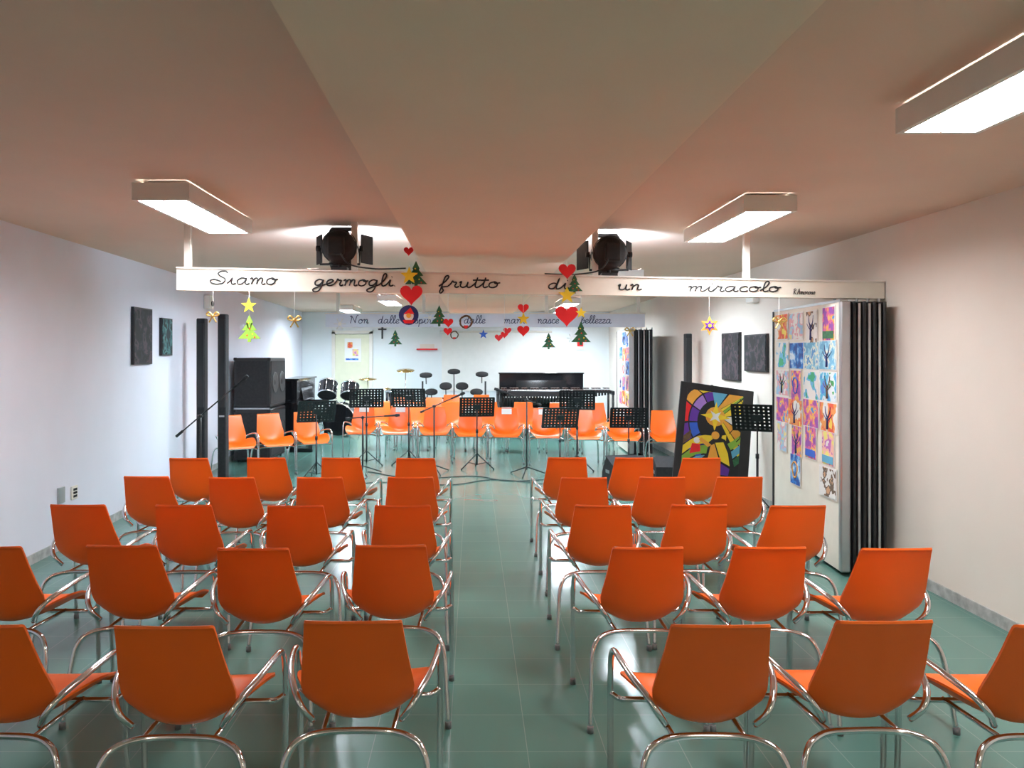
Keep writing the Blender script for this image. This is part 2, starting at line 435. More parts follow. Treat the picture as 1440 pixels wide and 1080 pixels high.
# second track / banner
b = MB()
b.box((.20, 12.55, 2.235), (5.2, .1, .21), M_board2)
b.box((.20, 12.55, 2.3485), (5.22, .13, .015), M_white)
for x in (-2.2, -.8, 1.2, 2.7): b.box((x, 12.55, (2.35+CH)/2), (.05, .05, CH-2.35), M_white)
fn2 = lambda x, z: (x, 12.497, z)
for w, x0, x1 in (('Non', -2.0, -1.7), ('dalle', -1.55, -1.2), ('spine', -.95, -.6), ('dalle', -.15, .2), ('mani', .5, .85), ('nasce', 1.05, 1.4), ('bellezza', 1.75, 2.25)):
    write(b, w, x0, x1, 2.19, .13, fn2, M_blueink, .006)
b.obj('lettered_track_beam')

# ------------------------------------------------------------------ ornaments
def heart(s): 
    P = []
    for i in range(28):
        t = 2*math.pi*i/28
        P.append((s/34*16*math.sin(t)**3, s/34*(13*math.cos(t)-5*math.cos(2*t)-2*math.cos(3*t)-math.cos(4*t)+2)))
    return P
def star(s, n=5, k=.42, rot=0):
    return [((s/2 if i % 2 == 0 else s/2*k)*math.sin(math.pi*i/n+rot), (s/2 if i % 2 == 0 else s/2*k)*math.cos(math.pi*i/n+rot)) for i in range(2*n)]
def tree(s):
    w = s*.42
    R = [(0, .5), (.32, .22), (.16, .22), (.65, -.06), (.3, -.06), (1.0, -.38), (.14, -.38), (.14, -.5)]
    return [(w*x, s*z) for x, z in R]+[(-w*x, s*z) for x, z in R[::-1][:-1]]
def disc(s, n=24): return [(s/2*math.sin(2*math.pi*i/n), s/2*math.cos(2*math.pi*i/n)) for i in range(n)]

def orn(name, x, z, s, kind, m, far=False, top=None, dy=0.0):
    b = MB()
    y = (by(x)-.022 if not far else 12.47)-dy
    zt = top if top else (bz0(x) if not far else 2.13)
    c = (0, 0, 0)
    if kind == 'heart': b.prism(heart(s), c, m)
    elif kind == 'star': b.prism(star(s), c, m)
    elif kind == 'tree':
        b.prism(tree(s), c, m)
        for px_, pz_, mm in ((-.08, -.25, M_red), (.12, -.2, M_yellow), (.02, 0, M_red), (-.03, .2, M_yellow), (.2, -.32, M_red)):
            b.prism(disc(s*.06, 8), (px_*s, -.004, pz_*s), mm, .004)
    elif kind == 'snow':
        for a in range(3):
            t = math.pi*a/3; d = Vector((math.cos(t), 0, math.sin(t)))*s/2
            b.cyl(-d, d, .006, m, n=6)
        b.prism(disc(s*.3, 8), (0, 0, 0), m)
    elif kind == 'bow':
        b.lathe([(.001, -.012), (s*.14, -.01), (s*.14, .01), (.001, .012)], c, m, 'y', 10)
        for sx in (-1, 1):
            b.tube(catmull([(0, 0, 0), (sx*s*.3, 0, s*.3), (sx*s*.5, 0, s*.1), (sx*s*.25, 0, -.02*s), (0, 0, 0)], 4), s*.07, m, 6)
            b.tube(catmull([(0, 0, 0), (sx*s*.15, 0, -s*.3), (sx*s*.3, 0, -s*.55)], 4), s*.06, m, 6)
    elif kind == 'wreath':
        for k in range(3):
            b.tube([(s/2*(1+.06*math.sin(5*t+k))*math.cos(t), .008*math.sin(7*t+2*k), s/2*(1+.06*math.cos(4*t+k))*math.sin(t)) for t in [2*math.pi*i/24 for i in range(24)]], s*.07, m, 5, closed=True)
        b.prism(heart(s*.4), (0, -.01, -s*.45), M_red)
    elif kind == 'santa':
        b.prism(disc(s), c, M_navy); b.prism(disc(s*.5), (0, -.005, -s*.05), M_paper)
        b.prism([(-s*.25, s*.05), (s*.28, s*.05), (s*.1, s*.38)], (0, -.009, 0), M_red)
        b.prism(disc(s*.24), (0, -.010, -.03*s), M_orcard); b.prism([(-s*.3, -s*.25), (s*.3, -s*.25), (s*.2, -s*.42), (-s*.2, -s*.42)], (0, -.006, 0), M_red)
    elif kind == 'star2':
        b.prism(star(s, 6, .5), c, m); b.prism(star(s*.6, 6, .5), (0, -.006, 0), M_purple); b.prism(disc(s*.18), (0, -.011, 0), M_yellow)
    b.cyl((0, .006, 0), (0, .006, max(zt-z, s*.5)+.004), .0012, M_paper, n=5)
    b.obj(name, (x, y, z))

orn('paper_heart', -.463, 2.137, .18, 'heart', M_red, dy=.030)
orn('paper_star', -.48, 2.285, .14, 'star', M_yellow, top=2.36, dy=.018)
orn('paper_tree', -.43, 2.30, .20, 'tree', M_green, top=2.42, dy=-.002)
orn('paper_heart', -.485, 2.47, .08, 'heart', M_red, top=2.69)
orn('paper_heart', .72, 2.325, .14, 'heart', M_red, top=2.40, dy=.030)
orn('paper_tree', .78, 2.235, .15, 'tree', M_green, dy=-.002, top=2.32)
orn('paper_star', .72, 2.145, .14, 'star', M_yellow, dy=.018)
orn('paper_heart', .72, 1.985, .19, 'heart', M_red)
orn('paper_star', -1.664, 2.055, .12, 'star', M_yellow, dy=.012)
orn('paper_tree', -1.664, 1.885, .20, 'tree', M_lgreen)
orn('gold_bow', -1.334, 1.95, .10, 'bow', M_gold)
orn('gold_bow', -1.93, 1.98, .09, 'bow', M_gold)
orn('gold_bow', 2.40, 1.95, .10, 'bow', M_gold)
orn('santa_disc', -.485, 1.99, .15, 'santa', M_navy)
orn('paper_tree', -.255, 1.985, .16, 'tree', M_green)
orn('paper_heart', -.186, 1.93, .08, 'heart', M_red, dy=.012)
orn('paper_heart', -.19, 1.865, .07, 'heart', M_red)
orn('twig_wreath', -.053, 1.94, .09, 'wreath', M_brown)
orn('paper_heart', .385, 2.04, .09, 'heart', M_red)
orn('paper_star', .385, 1.963, .10, 'star', M_yellow, dy=.012)
orn('paper_heart', .385, 1.87, .10, 'heart', M_red)
orn('paper_heart', .24, 1.84, .06, 'heart', M_red)
orn('paper_star', .83, 2.01, .09, 'star', M_yellow, dy=.012)
orn('paper_tree', .83, 1.855, .18, 'tree', M_green)
orn('paper_star', 1.84, 1.916, .15, 'star2', M_orcard)
orn('snowflake', -2.16, 2.18, .2, 'snow', M_paper, True)
orn('paper_tree', -1.26, 1.95, .27, 'tree', M_green, True)
orn('snowflake', -.7, 2.28, .2, 'snow', M_paper, True, top=2.3)
orn('twig_wreath', -.3, 2.0, .12, 'wreath', M_brown, True)
orn('paper_star', .17, 2.01, .16, 'star', M_bluecard, True)
orn('paper_heart', .42, 1.95, .14, 'heart', M_red, True)
orn('paper_heart', .56, 2.06, .14, 'heart', M_red, True)
orn('paper_tree', 1.23, 1.90, .27, 'tree', M_green, True)
orn('snowflake', 1.6, 1.95, .15, 'snow', M_paper, True)
orn('gold_bow', 2.55, 2.07, .16, 'bow', M_gold, True)

# ------------------------------------------------------------------ stage spotlights on the track
def par(x, flip):
    b = MB(); y = by(x)+.05; z0 = bz1(x)+.012
    b.box((0, 0, .012), (.12, .1, .024), M_black)
    b.cyl((0, 0, .02), (0, 0, .06), .015, M_black)
    b.tube([(-.15, 0, .17), (-.15, 0, .05), (.15, 0, .05), (.15, 0, .17)], .010, M_black, 6)
    b.lathe([(.05, -.15), (.10, -.13), (.125, -.06), (.125, .08), (.13, .09), (.13, .10)], (0, 0, .18), M_mattb, 'y', 20)
    b.lathe([(.001, .101), (.11, .101)], (0, 0, .18), M_lens, 'y', 20, cap=False)
    for k in range(6):
        b.lathe([(.13, -.05+.02*k), (.135, -.048+.02*k), (.135, -.044+.02*k), (.13, -.042+.02*k)], (0, 0, .18), M_black, 'y', 20, cap=False)
    b.box((0, -.17, .17), (.12, .06, .14), M_mattb, bev=.01)
    for sx in (-1, 1):
        R = Matrix.Rotation(sx*-.45, 3, 'Z')
        b.box((sx*.185, .14, .18), (.006, .16, .22), M_mattb, R)
        b.cyl((sx*.15, 0, .17), (sx*.18, 0, .17), .022, M_mattb)
    b.box((0, .14, .34), (.2, .12, .006), M_mattb, Matrix.Rotation(.4, 3, 'X'))
    b.box((0, .14, .05), (.2, .12, .006), M_mattb, Matrix.Rotation(-.4, 3, 'X'))
    b.tube(catmull([(.02*flip, -.19, .14), (.1*flip, -.2, .03), (.25*flip, -.08, .01), (.38*flip, -.04, .012), (.5*flip, 0, .02)], 5), .006, M_black, 6)
    o = b.obj('stage_spotlight', (x, y, z0), 0)
    l = bpy.data.lights.new('spot_glow', 'SPOT'); l.energy = 130; l.color = (.66, .80, 1.0); l.spot_size = math.radians(150); l.spot_blend = .5; l.shadow_soft_size = .1
    lo = bpy.data.objects.new('spot_glow', l); sc.collection.objects.link(lo); lo.parent = o
    lo.location = (0, .25, .17); lo.rotation_euler = (math.radians(120), 0, 0)
par(-1.01, 1); par(1.06, -1)

# ------------------------------------------------------------------ folding partitions
def partition(x0, y0, L, dxL, n_dark, gap, seed):
    rnd = random.Random(seed)
    b = MB()
    d = Vector((dxL, L, 0)).normalized(); nrm = Vector((-d.y, d.x, 0)); up = Vector((0, 0, 1))
    O = Vector((x0, y0, 0)); LL = math.hypot(dxL, L)
    R = Matrix((d, -nrm, up)).transposed()
    def lb(u, w, z, du, dw, dz, m, bev=0): b.box(O+d*u-nrm*w+up*z, (du, dw, dz), m, R, bev)
    H = 2.10; zc = (H+.03)/2
    lb(LL/2, .03, zc, LL, .05, H-.03, M_cream)
    lb(-.012, .03, zc, .05, .075, H-.03, M_silver, .01)
    lb(LL+.01, .03, zc, .03, .07, H-.03, M_black)
    lb(LL/2, .03, H+.005, LL, .06, .02, M_silver)
    for i in range(n_dark):
        w = .10+gap*i
        off = .02*i
        lb(LL/2+off, w, zc, LL-.05, gap*.62, H-.03, M_mattb, .006)
        lb(.03+off, w-gap*.36, zc, .06, gap*.2, H-.06, M_silver)
        lb(.01+off, w+gap*.1, zc, .03, gap*.3, H-.03, M_black, .006)
    for i in range(n_dark+1):
        b.cyl(O+d*.22-nrm*(.05+gap*i)+up*(H), O+d*.22-nrm*(.05+gap*i)+up*(H+.035), .012, M_silver, n=8)
    cols = int(LL/.34)
    for c in range(cols):
        for r in range(6):
            if c == cols-1 and r == 5: continue
            portrait = rnd.random() < .35
            du, dz = (.23, .27) if portrait else (.325, .235)
            u = .03+.35*(c+.5)+rnd.uniform(-.02, .02); z = 1.94-.252*r+rnd.uniform(-.02, .02)
            if r == 5 and rnd.random() < .2: continue
            lb(u, -.001-.002*((c+r) % 2), z, du+.012, .003, dz+.012, M_paper)
            m = rnd.choice(M_art)
            lb(u, -.005-.002*((c+r) % 2), z, du-.01, .003, dz-.01, m)
            k = rnd.random()
            f = -.008-.002*((c+r) % 2)
            P = lambda a, zz: O+d*(u+a)-nrm*f+up*(z+zz)
            if k < .3:
                h = dz*.4; mm = rnd.choice([M_brown, M_ink, M_navy])
                b.tube([P(0, -h), P(.005, -h*.2), P(0, h*.1)], [.012, .008, .006], mm, 5)
                for a in (-1, 1):
                    b.tube([P(0, -h*.1), P(a*.04, h*.4), P(a*.05, h*.9)], [.006, .004, .002], mm, 5)
                    b.tube([P(0, -h*.3), P(a*.06, h*.05), P(a*.09, h*.3)], [.005, .003, .002], mm, 5)
            elif k < .42:
                b.tube([P(.06*math.cos(t)*(1+.2*math.sin(3*t)), .07*math.sin(t)) for t in [i*.524 for i in range(12)]], .007, rnd.choice([M_red, M_bluecard, M_orcard]), 5, closed=True)
            elif k < .6:
                lb(u, f+.0, z-dz*.32, du*.9, .003, dz*.22, rnd.choice([M_green, M_bluecard, M_lgreen, M_skyblue]))
    b.obj('folding_partition')
partition(2.81, 5.88, 1.50, .08, 4, .085, 3)
partition(2.60, 12.75, 1.35, .05, 4, .09, 9)

# ------------------------------------------------------------------ chair
def chair_mesh():
    b = MB()
    prof = [(-.020, .826, .150, .002), (-.010, .822, .159, .004), (.000, .800, .162, .007), (.022, .73, .170, .013), (.05, .64, .182, .024), (.075, .555, .193, .042),
            (.097, .495, .184, .052), (.135, .448, .176, .062), (.20, .428, .208, .088), (.28, .420, .242, .105), (.37, .424, .250, .090),
            (.45, .440, .240, .045), (.51, .445, .218, .015), (.545, .435, .195, .004), (.556, .415, .170, 0)]
    P = catmull([(p[0], p[1], p[2]) for p in prof], 2)
    Lf = catmull([(p[3], 0, 0) for p in prof], 2)
    n = 14; N = len(P); T = .009
    top = []; bot = []
    for i in range(N):
        a = P[min(i+1, N-1)]-P[max(i-1, 0)]; l = math.hypot(a.x, a.y); ny, nz = -a.y/l, a.x/l
        for k in range(n+1):
            u = -1+2*k/n
            lift = Lf[i].x*abs(u)**2.2
            x = P[i].z*u
            top.append((x, P[i].x+ny*(lift+T/2), P[i].y+nz*(lift+T/2)))
            bot.append((x, P[i].x+ny*(lift-T/2), P[i].y+nz*(lift-T/2)))
    vs = top+bot; o = len(top); W_ = n+1; fs = []
    for i in range(N-1):
        for k in range(n):
            q = (i*W_+k, i*W_+k+1, (i+1)*W_+k+1, (i+1)*W_+k)
            fs.append(q[::-1]); fs.append(tuple(o+j for j in q))
    b.add(vs, fs, M_orange, True)
    rim = [k for k in range(W_)]+[i*W_+n for i in range(1, N)]+[(N-1)*W_+k for k in range(n-1, -1, -1)]+[i*W_ for i in range(N-2, 0, -1)]
    rv = []; rf = []
    for i, a in enumerate(rim): rv += [top[a], bot[a]]
    for i in range(len(rim)):
        j = (i+1) % len(rim); rf.append((2*i, 2*j, 2*j+1, 2*i+1))
    b.add(rv, rf, M_orange, True)
    r = .0115
    for s in (-1, 1):
        arm = catmull([(s*.150, .105, .452), (s*.180, .080, .50), (s*.212, .110, .545), (s*.246, .20, .575), (s*.265, .31, .590), (s*.270, .39, .588), (s*.271, .44, .565), (s*.272, .462, .51), (s*.272, .468, .44), (s*.271, .475, .25), (s*.270, .487, .012)], 5)
        b.tube(arm, r, M_chrome, 8)
        b.cyl((s*.270, .487, 0), (s*.270, .487, .03), .0145, M_foot, n=8)
        b.cyl((s*.262, -.02, 0), (s*.262, -.02, .03), .0145, M_foot, n=8)
    rear = catmull([(-.262, -.02, .012), (-.254, .01, .15), (-.245, .04, .29), (-.228, .06, .36), (-.19, .085, .395), (-.10, .12, .405), (.10, .12, .405), (.19, .085, .395), (.228, .06, .36), (.245, .04, .29), (.254, .01, .15), (.262, -.02, .012)], 5)
    b.tube(rear, r, M_chrome, 8)
    fr = catmull([(-.272, .466, .40), (-.24, .45, .385), (-.19, .42, .395), (.19, .42, .395), (.24, .45, .385), (.272, .466, .40)], 5)
    b.tube(fr, r*.9, M_chrome, 8)
    for s in (-1, 1): b.cyl((s*.12, .12, .405), (s*.13, .425, .398), .009, M_chrome, n=8)
    return b.mesh('chair_mesh')
CM = chair_mesh()
rows = [
 (6.42, [-2.366, -1.724, -1.10, -.475, .790, 1.350, 1.908]),
 (5.43, [-2.313, -1.694, -1.081, -.442, .785, 1.335, 1.885]),
 (4.42, [-2.28, -1.665, -1.02, -.401, .750, 1.305, 1.862]),
 (3.47, [-2.2, -1.60, -.986, -.375, .790, 1.345, 1.90]),
 (2.49, [-1.60, -.992, -.392, .795, 1.345, 1.90]),
]
for y, xs in rows:
    for x in xs:
        inst(CM, 'orange_armchair', (x+random.uniform(-.004, .004), y+random.uniform(-.03, .03), 0), math.radians(random.uniform(-1.5, 1.5)))
stage = [(-1.80, 12.75, 180), (-1.19, 12.7, 176), (-.62, 12.6, 182), (-.04, 12.4, 180), (.54, 12.3, 178), (1.12, 12.2, 182), (1.70, 12.0, 180), (2.28, 11.85, 177), (2.88, 11.7, 175),
         (-1.67, 13.95, 182), (-1.04, 13.9, 178), (-.40, 13.8, 180), (.27, 13.75, 183), (.90, 13.7, 178), (1.52, 13.6, 180), (2.14, 13.5, 177),
         (-1.38, 15.1, 181), (-.76, 15.1, 178), (-.10, 15.05, 182), (-.45, 16.15, 180), (.18, 16.15, 180),
         (-3.42, 10.80, 212), (-2.96, 11.10, 212), (-2.50, 11.40, 210)]
for i, (x, y, a) in enumerate(stage):
    inst(CM, 'orange_armchair', (x, y, 0), math.radians(a+random.uniform(-1.5, 1.5)))
for (x, y, a) in [stage[0], stage[1], stage[3], stage[4], stage[5], stage[7]]:
    b = MB(); b.box((0, .034, .775), (.16, .003, .09), M_paper, Matrix.Rotation(.30, 3, 'X')); b.box((0, -.008, .834), (.16, .06, .003), M_paper); b.box((0, -.037, .79), (.16, .003, .085), M_paper)
    b.obj('seat_note', (x, y, 0), math.radians(a))

# ------------------------------------------------------------------ music stands
def music_stand_mesh(zd):
    b = MB()
    for k in range(3):
        a = math.radians(90+120*k)
        b.tube([(0, 0, .22), (.27*math.cos(a), .27*math.sin(a), .012)], .008, M_black, 6)
        b.tube([(0, 0, .06), (.15*math.cos(a), .15*math.sin(a), .10)], .006, M_black, 6)
        b.lathe([(.011, 0), (.013, .012), (.008, .024)], (.27*math.cos(a), .27*math.sin(a), 0), M_black, 'z', 8)
    b.cyl((0, 0, .05), (0, 0, zd*.6), .013, M_black); b.cyl((0, 0, zd*.6), (0, 0, zd), .008, M_black)
    b.cyl((0, 0, zd*.6-.02), (0, 0, zd*.6+.03), .019, M_black)
    R = Matrix.Rotation(math.radians(22), 3, 'X')
    def L(x, y, z): return R @ Vector((x, y, z))+Vector((0, -.02, zd))
    w, h = .48, .29
    for i in range(11): 
        x = -w/2+w*i/10; b.box(L(x, 0, 0), (.032 if 0 < i < 10 else .04, .004, h), M_black, R)
    for i in range(8):
        z = -h/2+h*i/7; b.box(L(0, 0, z), (w+.03, .004, .026), M_black, R)
    b.box(L(0, .03, -h/2-.005), (w+.03, .06, .006), M_black, R)
    b.box(L(0, 0, 0), (.10, .02, .08), M_black, R)
    return b.mesh('music_stand_mesh')
SM = [music_stand_mesh(z) for z in (.91, .80, 1.02)]
for (x, y, k, a) in [(.06, 11.35, 0, 4), (1.52, 11.2, 2, -8), (1.22, 10.75, 1, 6), (2.18, 10.75, 1, -5), (-2.13, 10.45, 0, 25), (-1.62, 11.7, 2, 8), (-.98, 11.75, 2, -4), (3.0, 8.1, 2, -30)]:
    inst(SM[k], 'music_stand', (x, y, 0), math.radians(a))

def mic_stand(x, y, z, bdx, bdz, a=0):
    b = MB()
    for k in range(3):
        t = math.radians(30+120*k); b.tube([(0, 0, .12), (.3*math.cos(t), .3*math.sin(t), .01)], .009, M_black, 6)
    b.cyl((0, 0, .08), (0, 0, z), .011, M_black, n=8)
    b.lathe([(.012, -.03), (.022, -.02), (.022, .02), (.012, .03)], (0, 0, z), M_black, 'y', 12)
    b.cyl((-bdx*.62, 0, z-bdz*.62), (bdx, 0, z+bdz), .008, M_black, n=8)
    b.cyl((-bdx*.68, 0, z-bdz*.68), (-bdx*.5, 0, z-bdz*.5), .016, M_black, n=8)
    d = Vector((bdx, 0, bdz)).normalized(); e = Vector((bdx, 0, z+bdz))
    b.tube([e-d*.05, e+d*.10, e+d*.12, e+d*.17], [.012, .014, .024, .018], M_mattb, 10)
    b.obj('microphone_stand', (x, y, 0), math.radians(a))
mic_stand(-3.05, 8.6, 1.0, .40, .34)
mic_stand(-.55, 10.9, .95, .3, .12, 20)
mic_stand(.75, 10.7, 1.05, -.3, .1, -15)
mic_stand(-1.55, 10.8, .8, .35, .02, 5)

def colspk(x, y, z, w=.11, bs=.26):
    b = MB()
    b.box((0, 0, .02), (bs, bs, .04), M_black, bev=.01)
    b.box((0, 0, (z+.04)/2), (w, .12, z-.04), M_mattb, bev=.01)
    b.box((0, -.062, z*.72), (w*.8, .006, z*.5), M_black)
    b.box((0, -.063, z*.42), (w*.6, .006, .02), M_silver)
    b.obj('column_speaker', (x, y, 0))
colspk(-3.49, 9.9, 2.15, .11); colspk(-3.12, 9.6, 2.19, .105); colspk(3.05, 10.9, 1.98, .09, .2)

def wedge(x, y, a):
    b = MB(); w = .26
    pr = [(-.20, 0), (.20, 0), (.20, .14), (.05, .36), (-.20, .26)]
    vs = [(-w, p[0], p[1]) for p in pr]+[(w, p[0], p[1]) for p in pr]
    b.add(vs, [(0, 1, 2, 3, 4), (9, 8, 7, 6, 5)]+[(i, 5+i, 5+(i+1) % 5, (i+1) % 5) for i in range(5)], M_mattb)
    b.box((0, .125, .252), (.44, .004, .24), M_black, Matrix.Rotation(math.radians(-34), 3, 'X'))
    for s in (-1, 1): b.box((s*.262, 0, .17), (.006, .12, .04), M_silver)
    b.obj('stage_monitor', (x, y, 0), a)
wedge(2.0, 10.0, .2); wedge(2.60, 9.9, -.1)

# ------------------------------------------------------------------ stained-glass style painting on easel
b = MB()
b.M = Matrix.Translation((2.74, 8.75, .78)) @ Matrix.Rotation(math.radians(-13), 4, 'X') @ Matrix.Rotation(math.radians(8.5), 4, 'Y')
b.box((0, 0, 0), (.84, .03, 1.12), M_black, bev=.004)
b.box((-.02, -.017, 0), (.64, .006, .98), M_ink)
X0, X1, Z0, Z1 = -.34, .30, -.48, .48
def P2(poly, m, off=(0, 0), z=None):
    b.prism([(min(X1, max(X0, p[0]+off[0])), min(Z1, max(Z0, p[1]+off[1]))) for p in poly], (0, z if z is not None else -.021, 0), m, .003)
def arcseg(ccx, ccz, r0, r1, t0, t1, m, z):
    k = 4
    P2([(ccx+r1*math.cos(t0+(t1-t0)*i/k), ccz+r1*1.15*math.sin(t0+(t1-t0)*i/k)) for i in range(k+1)]+
       [(ccx+r0*math.cos(t1-(t1-t0)*i/k), ccz+r0*1.15*math.sin(t1-(t1-t0)*i/k)) for i in range(k+1)], m, z=z)
D = math.radians
ring = [(.22, .31, [M_purple, M_lilac, M_purple, M_bluecard, M_navy]), (.325, .42, [M_yellow, M_orcard, M_red, M_purple, M_bluecard])]
for r0, r1, cl in ring:
    for i in range(5):
        arcseg(.02, .14, r0, r1, D(95+31*i), D(123+31*i), cl[i], -.0205)
fan = [M_yellow, M_orcard, M_paper, M_yellow, M_lgreen, M_yellow, M_orcard, M_skyblue]
for i in range(8):
    t0 = D(-48+18*i+1.2); t1 = D(-30+18*i-1.2)
    P2([(.0+.11*math.cos(t0), .2+.11*math.sin(t0)), (.62*math.cos(t0), .2+.62*math.sin(t0)), (.62*math.cos(t1), .2+.62*math.sin(t1)), (.11*math.cos(t1), .2+.11*math.sin(t1))], fan[i], z=-.0215)
for rr in (.24, .36): 
    b.tube([(min(X1, .0+rr*math.cos(D(a))), -.0235, .2+rr*math.sin(D(a))) for a in range(-45, 50, 8)], .005, M_ink, 5)
P2(disc(.22), M_orcard, (.0, .2), -.0235); P2(star(.34, 4, .3), M_yellow, (.0, .2), -.026); P2(star(.17, 4, .35, .78), M_paper, (.0, .2), -.028)
bands = [M_green, M_skyblue, M_lgreen, M_yellow, M_brown, M_orcard, M_navy]
for i, mm in enumerate(bands):
    z0_ = -.62+.115*i
    up_ = [(-.34+.64*k/8, z0_+.095+.32*k/8+.05*math.sin(k*.8)) for k in range(9)]
    dn_ = [(-.34+.64*k/8, z0_+.32*k/8+.05*math.sin(k*.8)) for k in range(9)][::-1]
    for k in range(8):
        if max(up_[k+1][1], up_[k][1]) < .06:
            P2([up_[k], up_[k+1], dn_[7-k], dn_[8-k]], mm, z=-.0225)
P2([(-.16, -.48), (.22, -.48), (.25, -.34), (.2, -.16), (.13, -.05), (.03, -.02), (-.05, -.10), (-.07, -.24), (-.18, -.36)], M_ink, z=-.0265)
P2([(.02, -.10), (.11, -.08), (.17, -.2), (.20, -.34), (.10, -.30)], M_yellow, z=-.029)
P2([(-.03, -.14), (.01, -.11), (.08, -.30), (.06, -.44), (-.02, -.44), (-.05, -.28)], M_orcard, z=-.029)
P2([(.09, -.32), (.20, -.37), (.19, -.45), (.08, -.45)], M_purple, z=-.029)
P2([(-.13, -.37), (-.06, -.30), (-.04, -.45), (-.13, -.46)], M_bluecard, z=-.029)
P2(disc(.12), M_ink, (.03, -.01), -.0285); P2(disc(.09), M_orcard, (.015, -.015), -.031)
P2([(-.06, -.16), (-.02, -.13), (-.14, -.06), (-.17, -.09)], M_orcard, z=-.030)
P2(disc(.07), M_paper, (-.19, -.10), -.030); P2([(-.26, -.26), (-.14, -.22), (-.15, -.14), (-.24, -.14)], M_red, z=-.029)
b.M = Matrix.Identity(4)
for (fx, fy) in ((2.40, 8.62), (3.02, 8.62)): b.cyl((fx, fy, 0), (2.78, 8.93, 1.33), .014, M_black)
b.cyl((2.78, 9.35, 0), (2.78, 8.93, 1.33), .014, M_black)
b.box((2.72, 8.62, .20), (.7, .1, .03), M_black)
b.obj('stained_glass_painting')

# ------------------------------------------------------------------ pianos
def upright(name, x, y, rz, w=1.5, h=1.24):
    b = MB(); d = .32
    b.box((0, d/2, h/2+.03), (w, d, h-.06), M_gloss, bev=.008)
    b.box((0, d/2-.01, h+.01), (w+.04, d+.04, .03), M_gloss, bev=.006)
    b.box((0, -.13, .66), (w, .28, .10), M_gloss, bev=.008)
    b.box((0, -.135, .718), (w-.16, .15, .02), M_keys)
    n = 52
    for i in range(n-1):
        if i % 7 in (2, 6): continue
        b.box((-(w-.16)/2+(w-.16)*(i+1)/n, -.10, .735), (.011, .09, .016), M_black)
    for s in (-1, 1):
        b.box((s*(w/2-.03), -.13, .76), (.06, .28, .12), M_gloss, bev=.01)
        b.box((s*(w/2-.05), -.22, .33), (.06, .07, .62), M_gloss, bev=.006)
        b.box((s*(w/2-.05), -.05, .03), (.08, .42, .06), M_gloss, bev=.006)
    b.box((0, -.02, .98), (w*.6, .015, .22), M_gloss, Matrix.Rotation(-.2, 3, 'X'))
    for k in (-.08, 0, .08): b.box((k, -.04, .08), (.03, .1, .012), M_gold)
    b.obj(name, (x, y, 0), rz)
upright('upright_piano', -3.02, 13.95, math.radians(90), 1.5, 1.24)
upright('upright_piano', 1.55, 17.4, 0, 1.9, 1.24)
b = MB()
for (z0, h, dxx) in ((.03, .80, 0), (.85, .78, .0)):
    b.box((0, 0, z0+h/2), (.56, 1.0, h), M_black, bev=.015)
    b.box((0, -.503, z0+h/2), (.48, .008, h-.1), M_mattb)
    b.box((.283, 0, z0+h/2), (.008, .9, h-.1), M_mattb)
    for sy in (-.22, .22):
        b.lathe([(.001, 0), (.06, .004), (.15, .012), (.165, .014), (.17, .004)], (.284, sy, z0+h/2), M_black, 'x', 20, cap=False)
    for sx in (-1, 1):
        for sz in (0, 1):
            b.box((sx*.262, -.485, z0+.02+sz*(h-.04)), (.05, .05, .05), M_mattb, bev=.01)
b.box((0, -.506, .84), (.56, .006, .025), M_silver)
for sx in (-1, 1):
    for sy in (-1, 1): b.cyl((sx*.22, sy*.42, 0), (sx*.22, sy*.42, .035), .02, M_mattb)
b.obj('speaker_stack', (-3.44, 12.45, 0), 0)
# marimba
b = MB(); w = 2.3
for i in range(37):
    x = -w/2+w*(i+.5)/37; l = .42-.22*i/37
    b.box((x, -.08, .93), (w/37*.82, l, .02), M_rosewood)
    b.cyl((x, -.08, .90), (x, -.08, .52+.32*i/37), .022, M_black, n=8)
    if i % 7 not in (2, 6): b.box((x+w/74, .18, .96), (w/37*.82, l*.85, .02), M_rosewood)
for yy in (-.22, .06, .32): b.box((0, yy, .90), (w+.1, .025, .05), M_black)
for s in (-1, 1):
    b.box((s*(w/2+.04), .03, .88), (.05, .7, .08), M_black, bev=.01)
    for yy in (-.25, .3): b.cyl((s*(w/2+.04), yy, .07), (s*(w/2+.04), yy, .86), .025, M_black)
    b.box((s*(w/2+.04), .03, .1), (.05, .66, .05), M_black)
    for yy in (-.25, .3): b.lathe([(.035, -.015), (.035, .015)], (s*(w/2+.04), yy, .035), M_mattb, 'x', 12)
b.cyl((-w/2, .03, .3), (w/2, .03, .3), .018, M_black)
b.obj('marimba', (1.72, 16.2, 0), 0)
# stage keyboard on X stand
b = MB()
b.box((0, 0, .92), (1.35, .34, .11), M_black, bev=.01); b.box((0, -.06, .98), (1.2, .14, .012), M_keys)
for i in range(34):
    if i % 7 not in (2, 6): b.box((-.58+i*.034, -.03, .99), (.012, .09, .012), M_black)
for s in (-1, 1): b.tube([(-.4*s, .1*s, .015), (.4*s, .1*s, .87)], .016, M_black, 8); b.cyl((-.4*s, -.2, .016), (-.4*s, .2, .016), .016, M_black)
b.cyl((-.4, -.15, .865), (-.4, .15, .865), .014, M_black); b.cyl((.4, -.15, .865), (.4, .15, .865), .014, M_black)
b.obj('stage_keyboard', (1.35, 15.0, 0), 0)

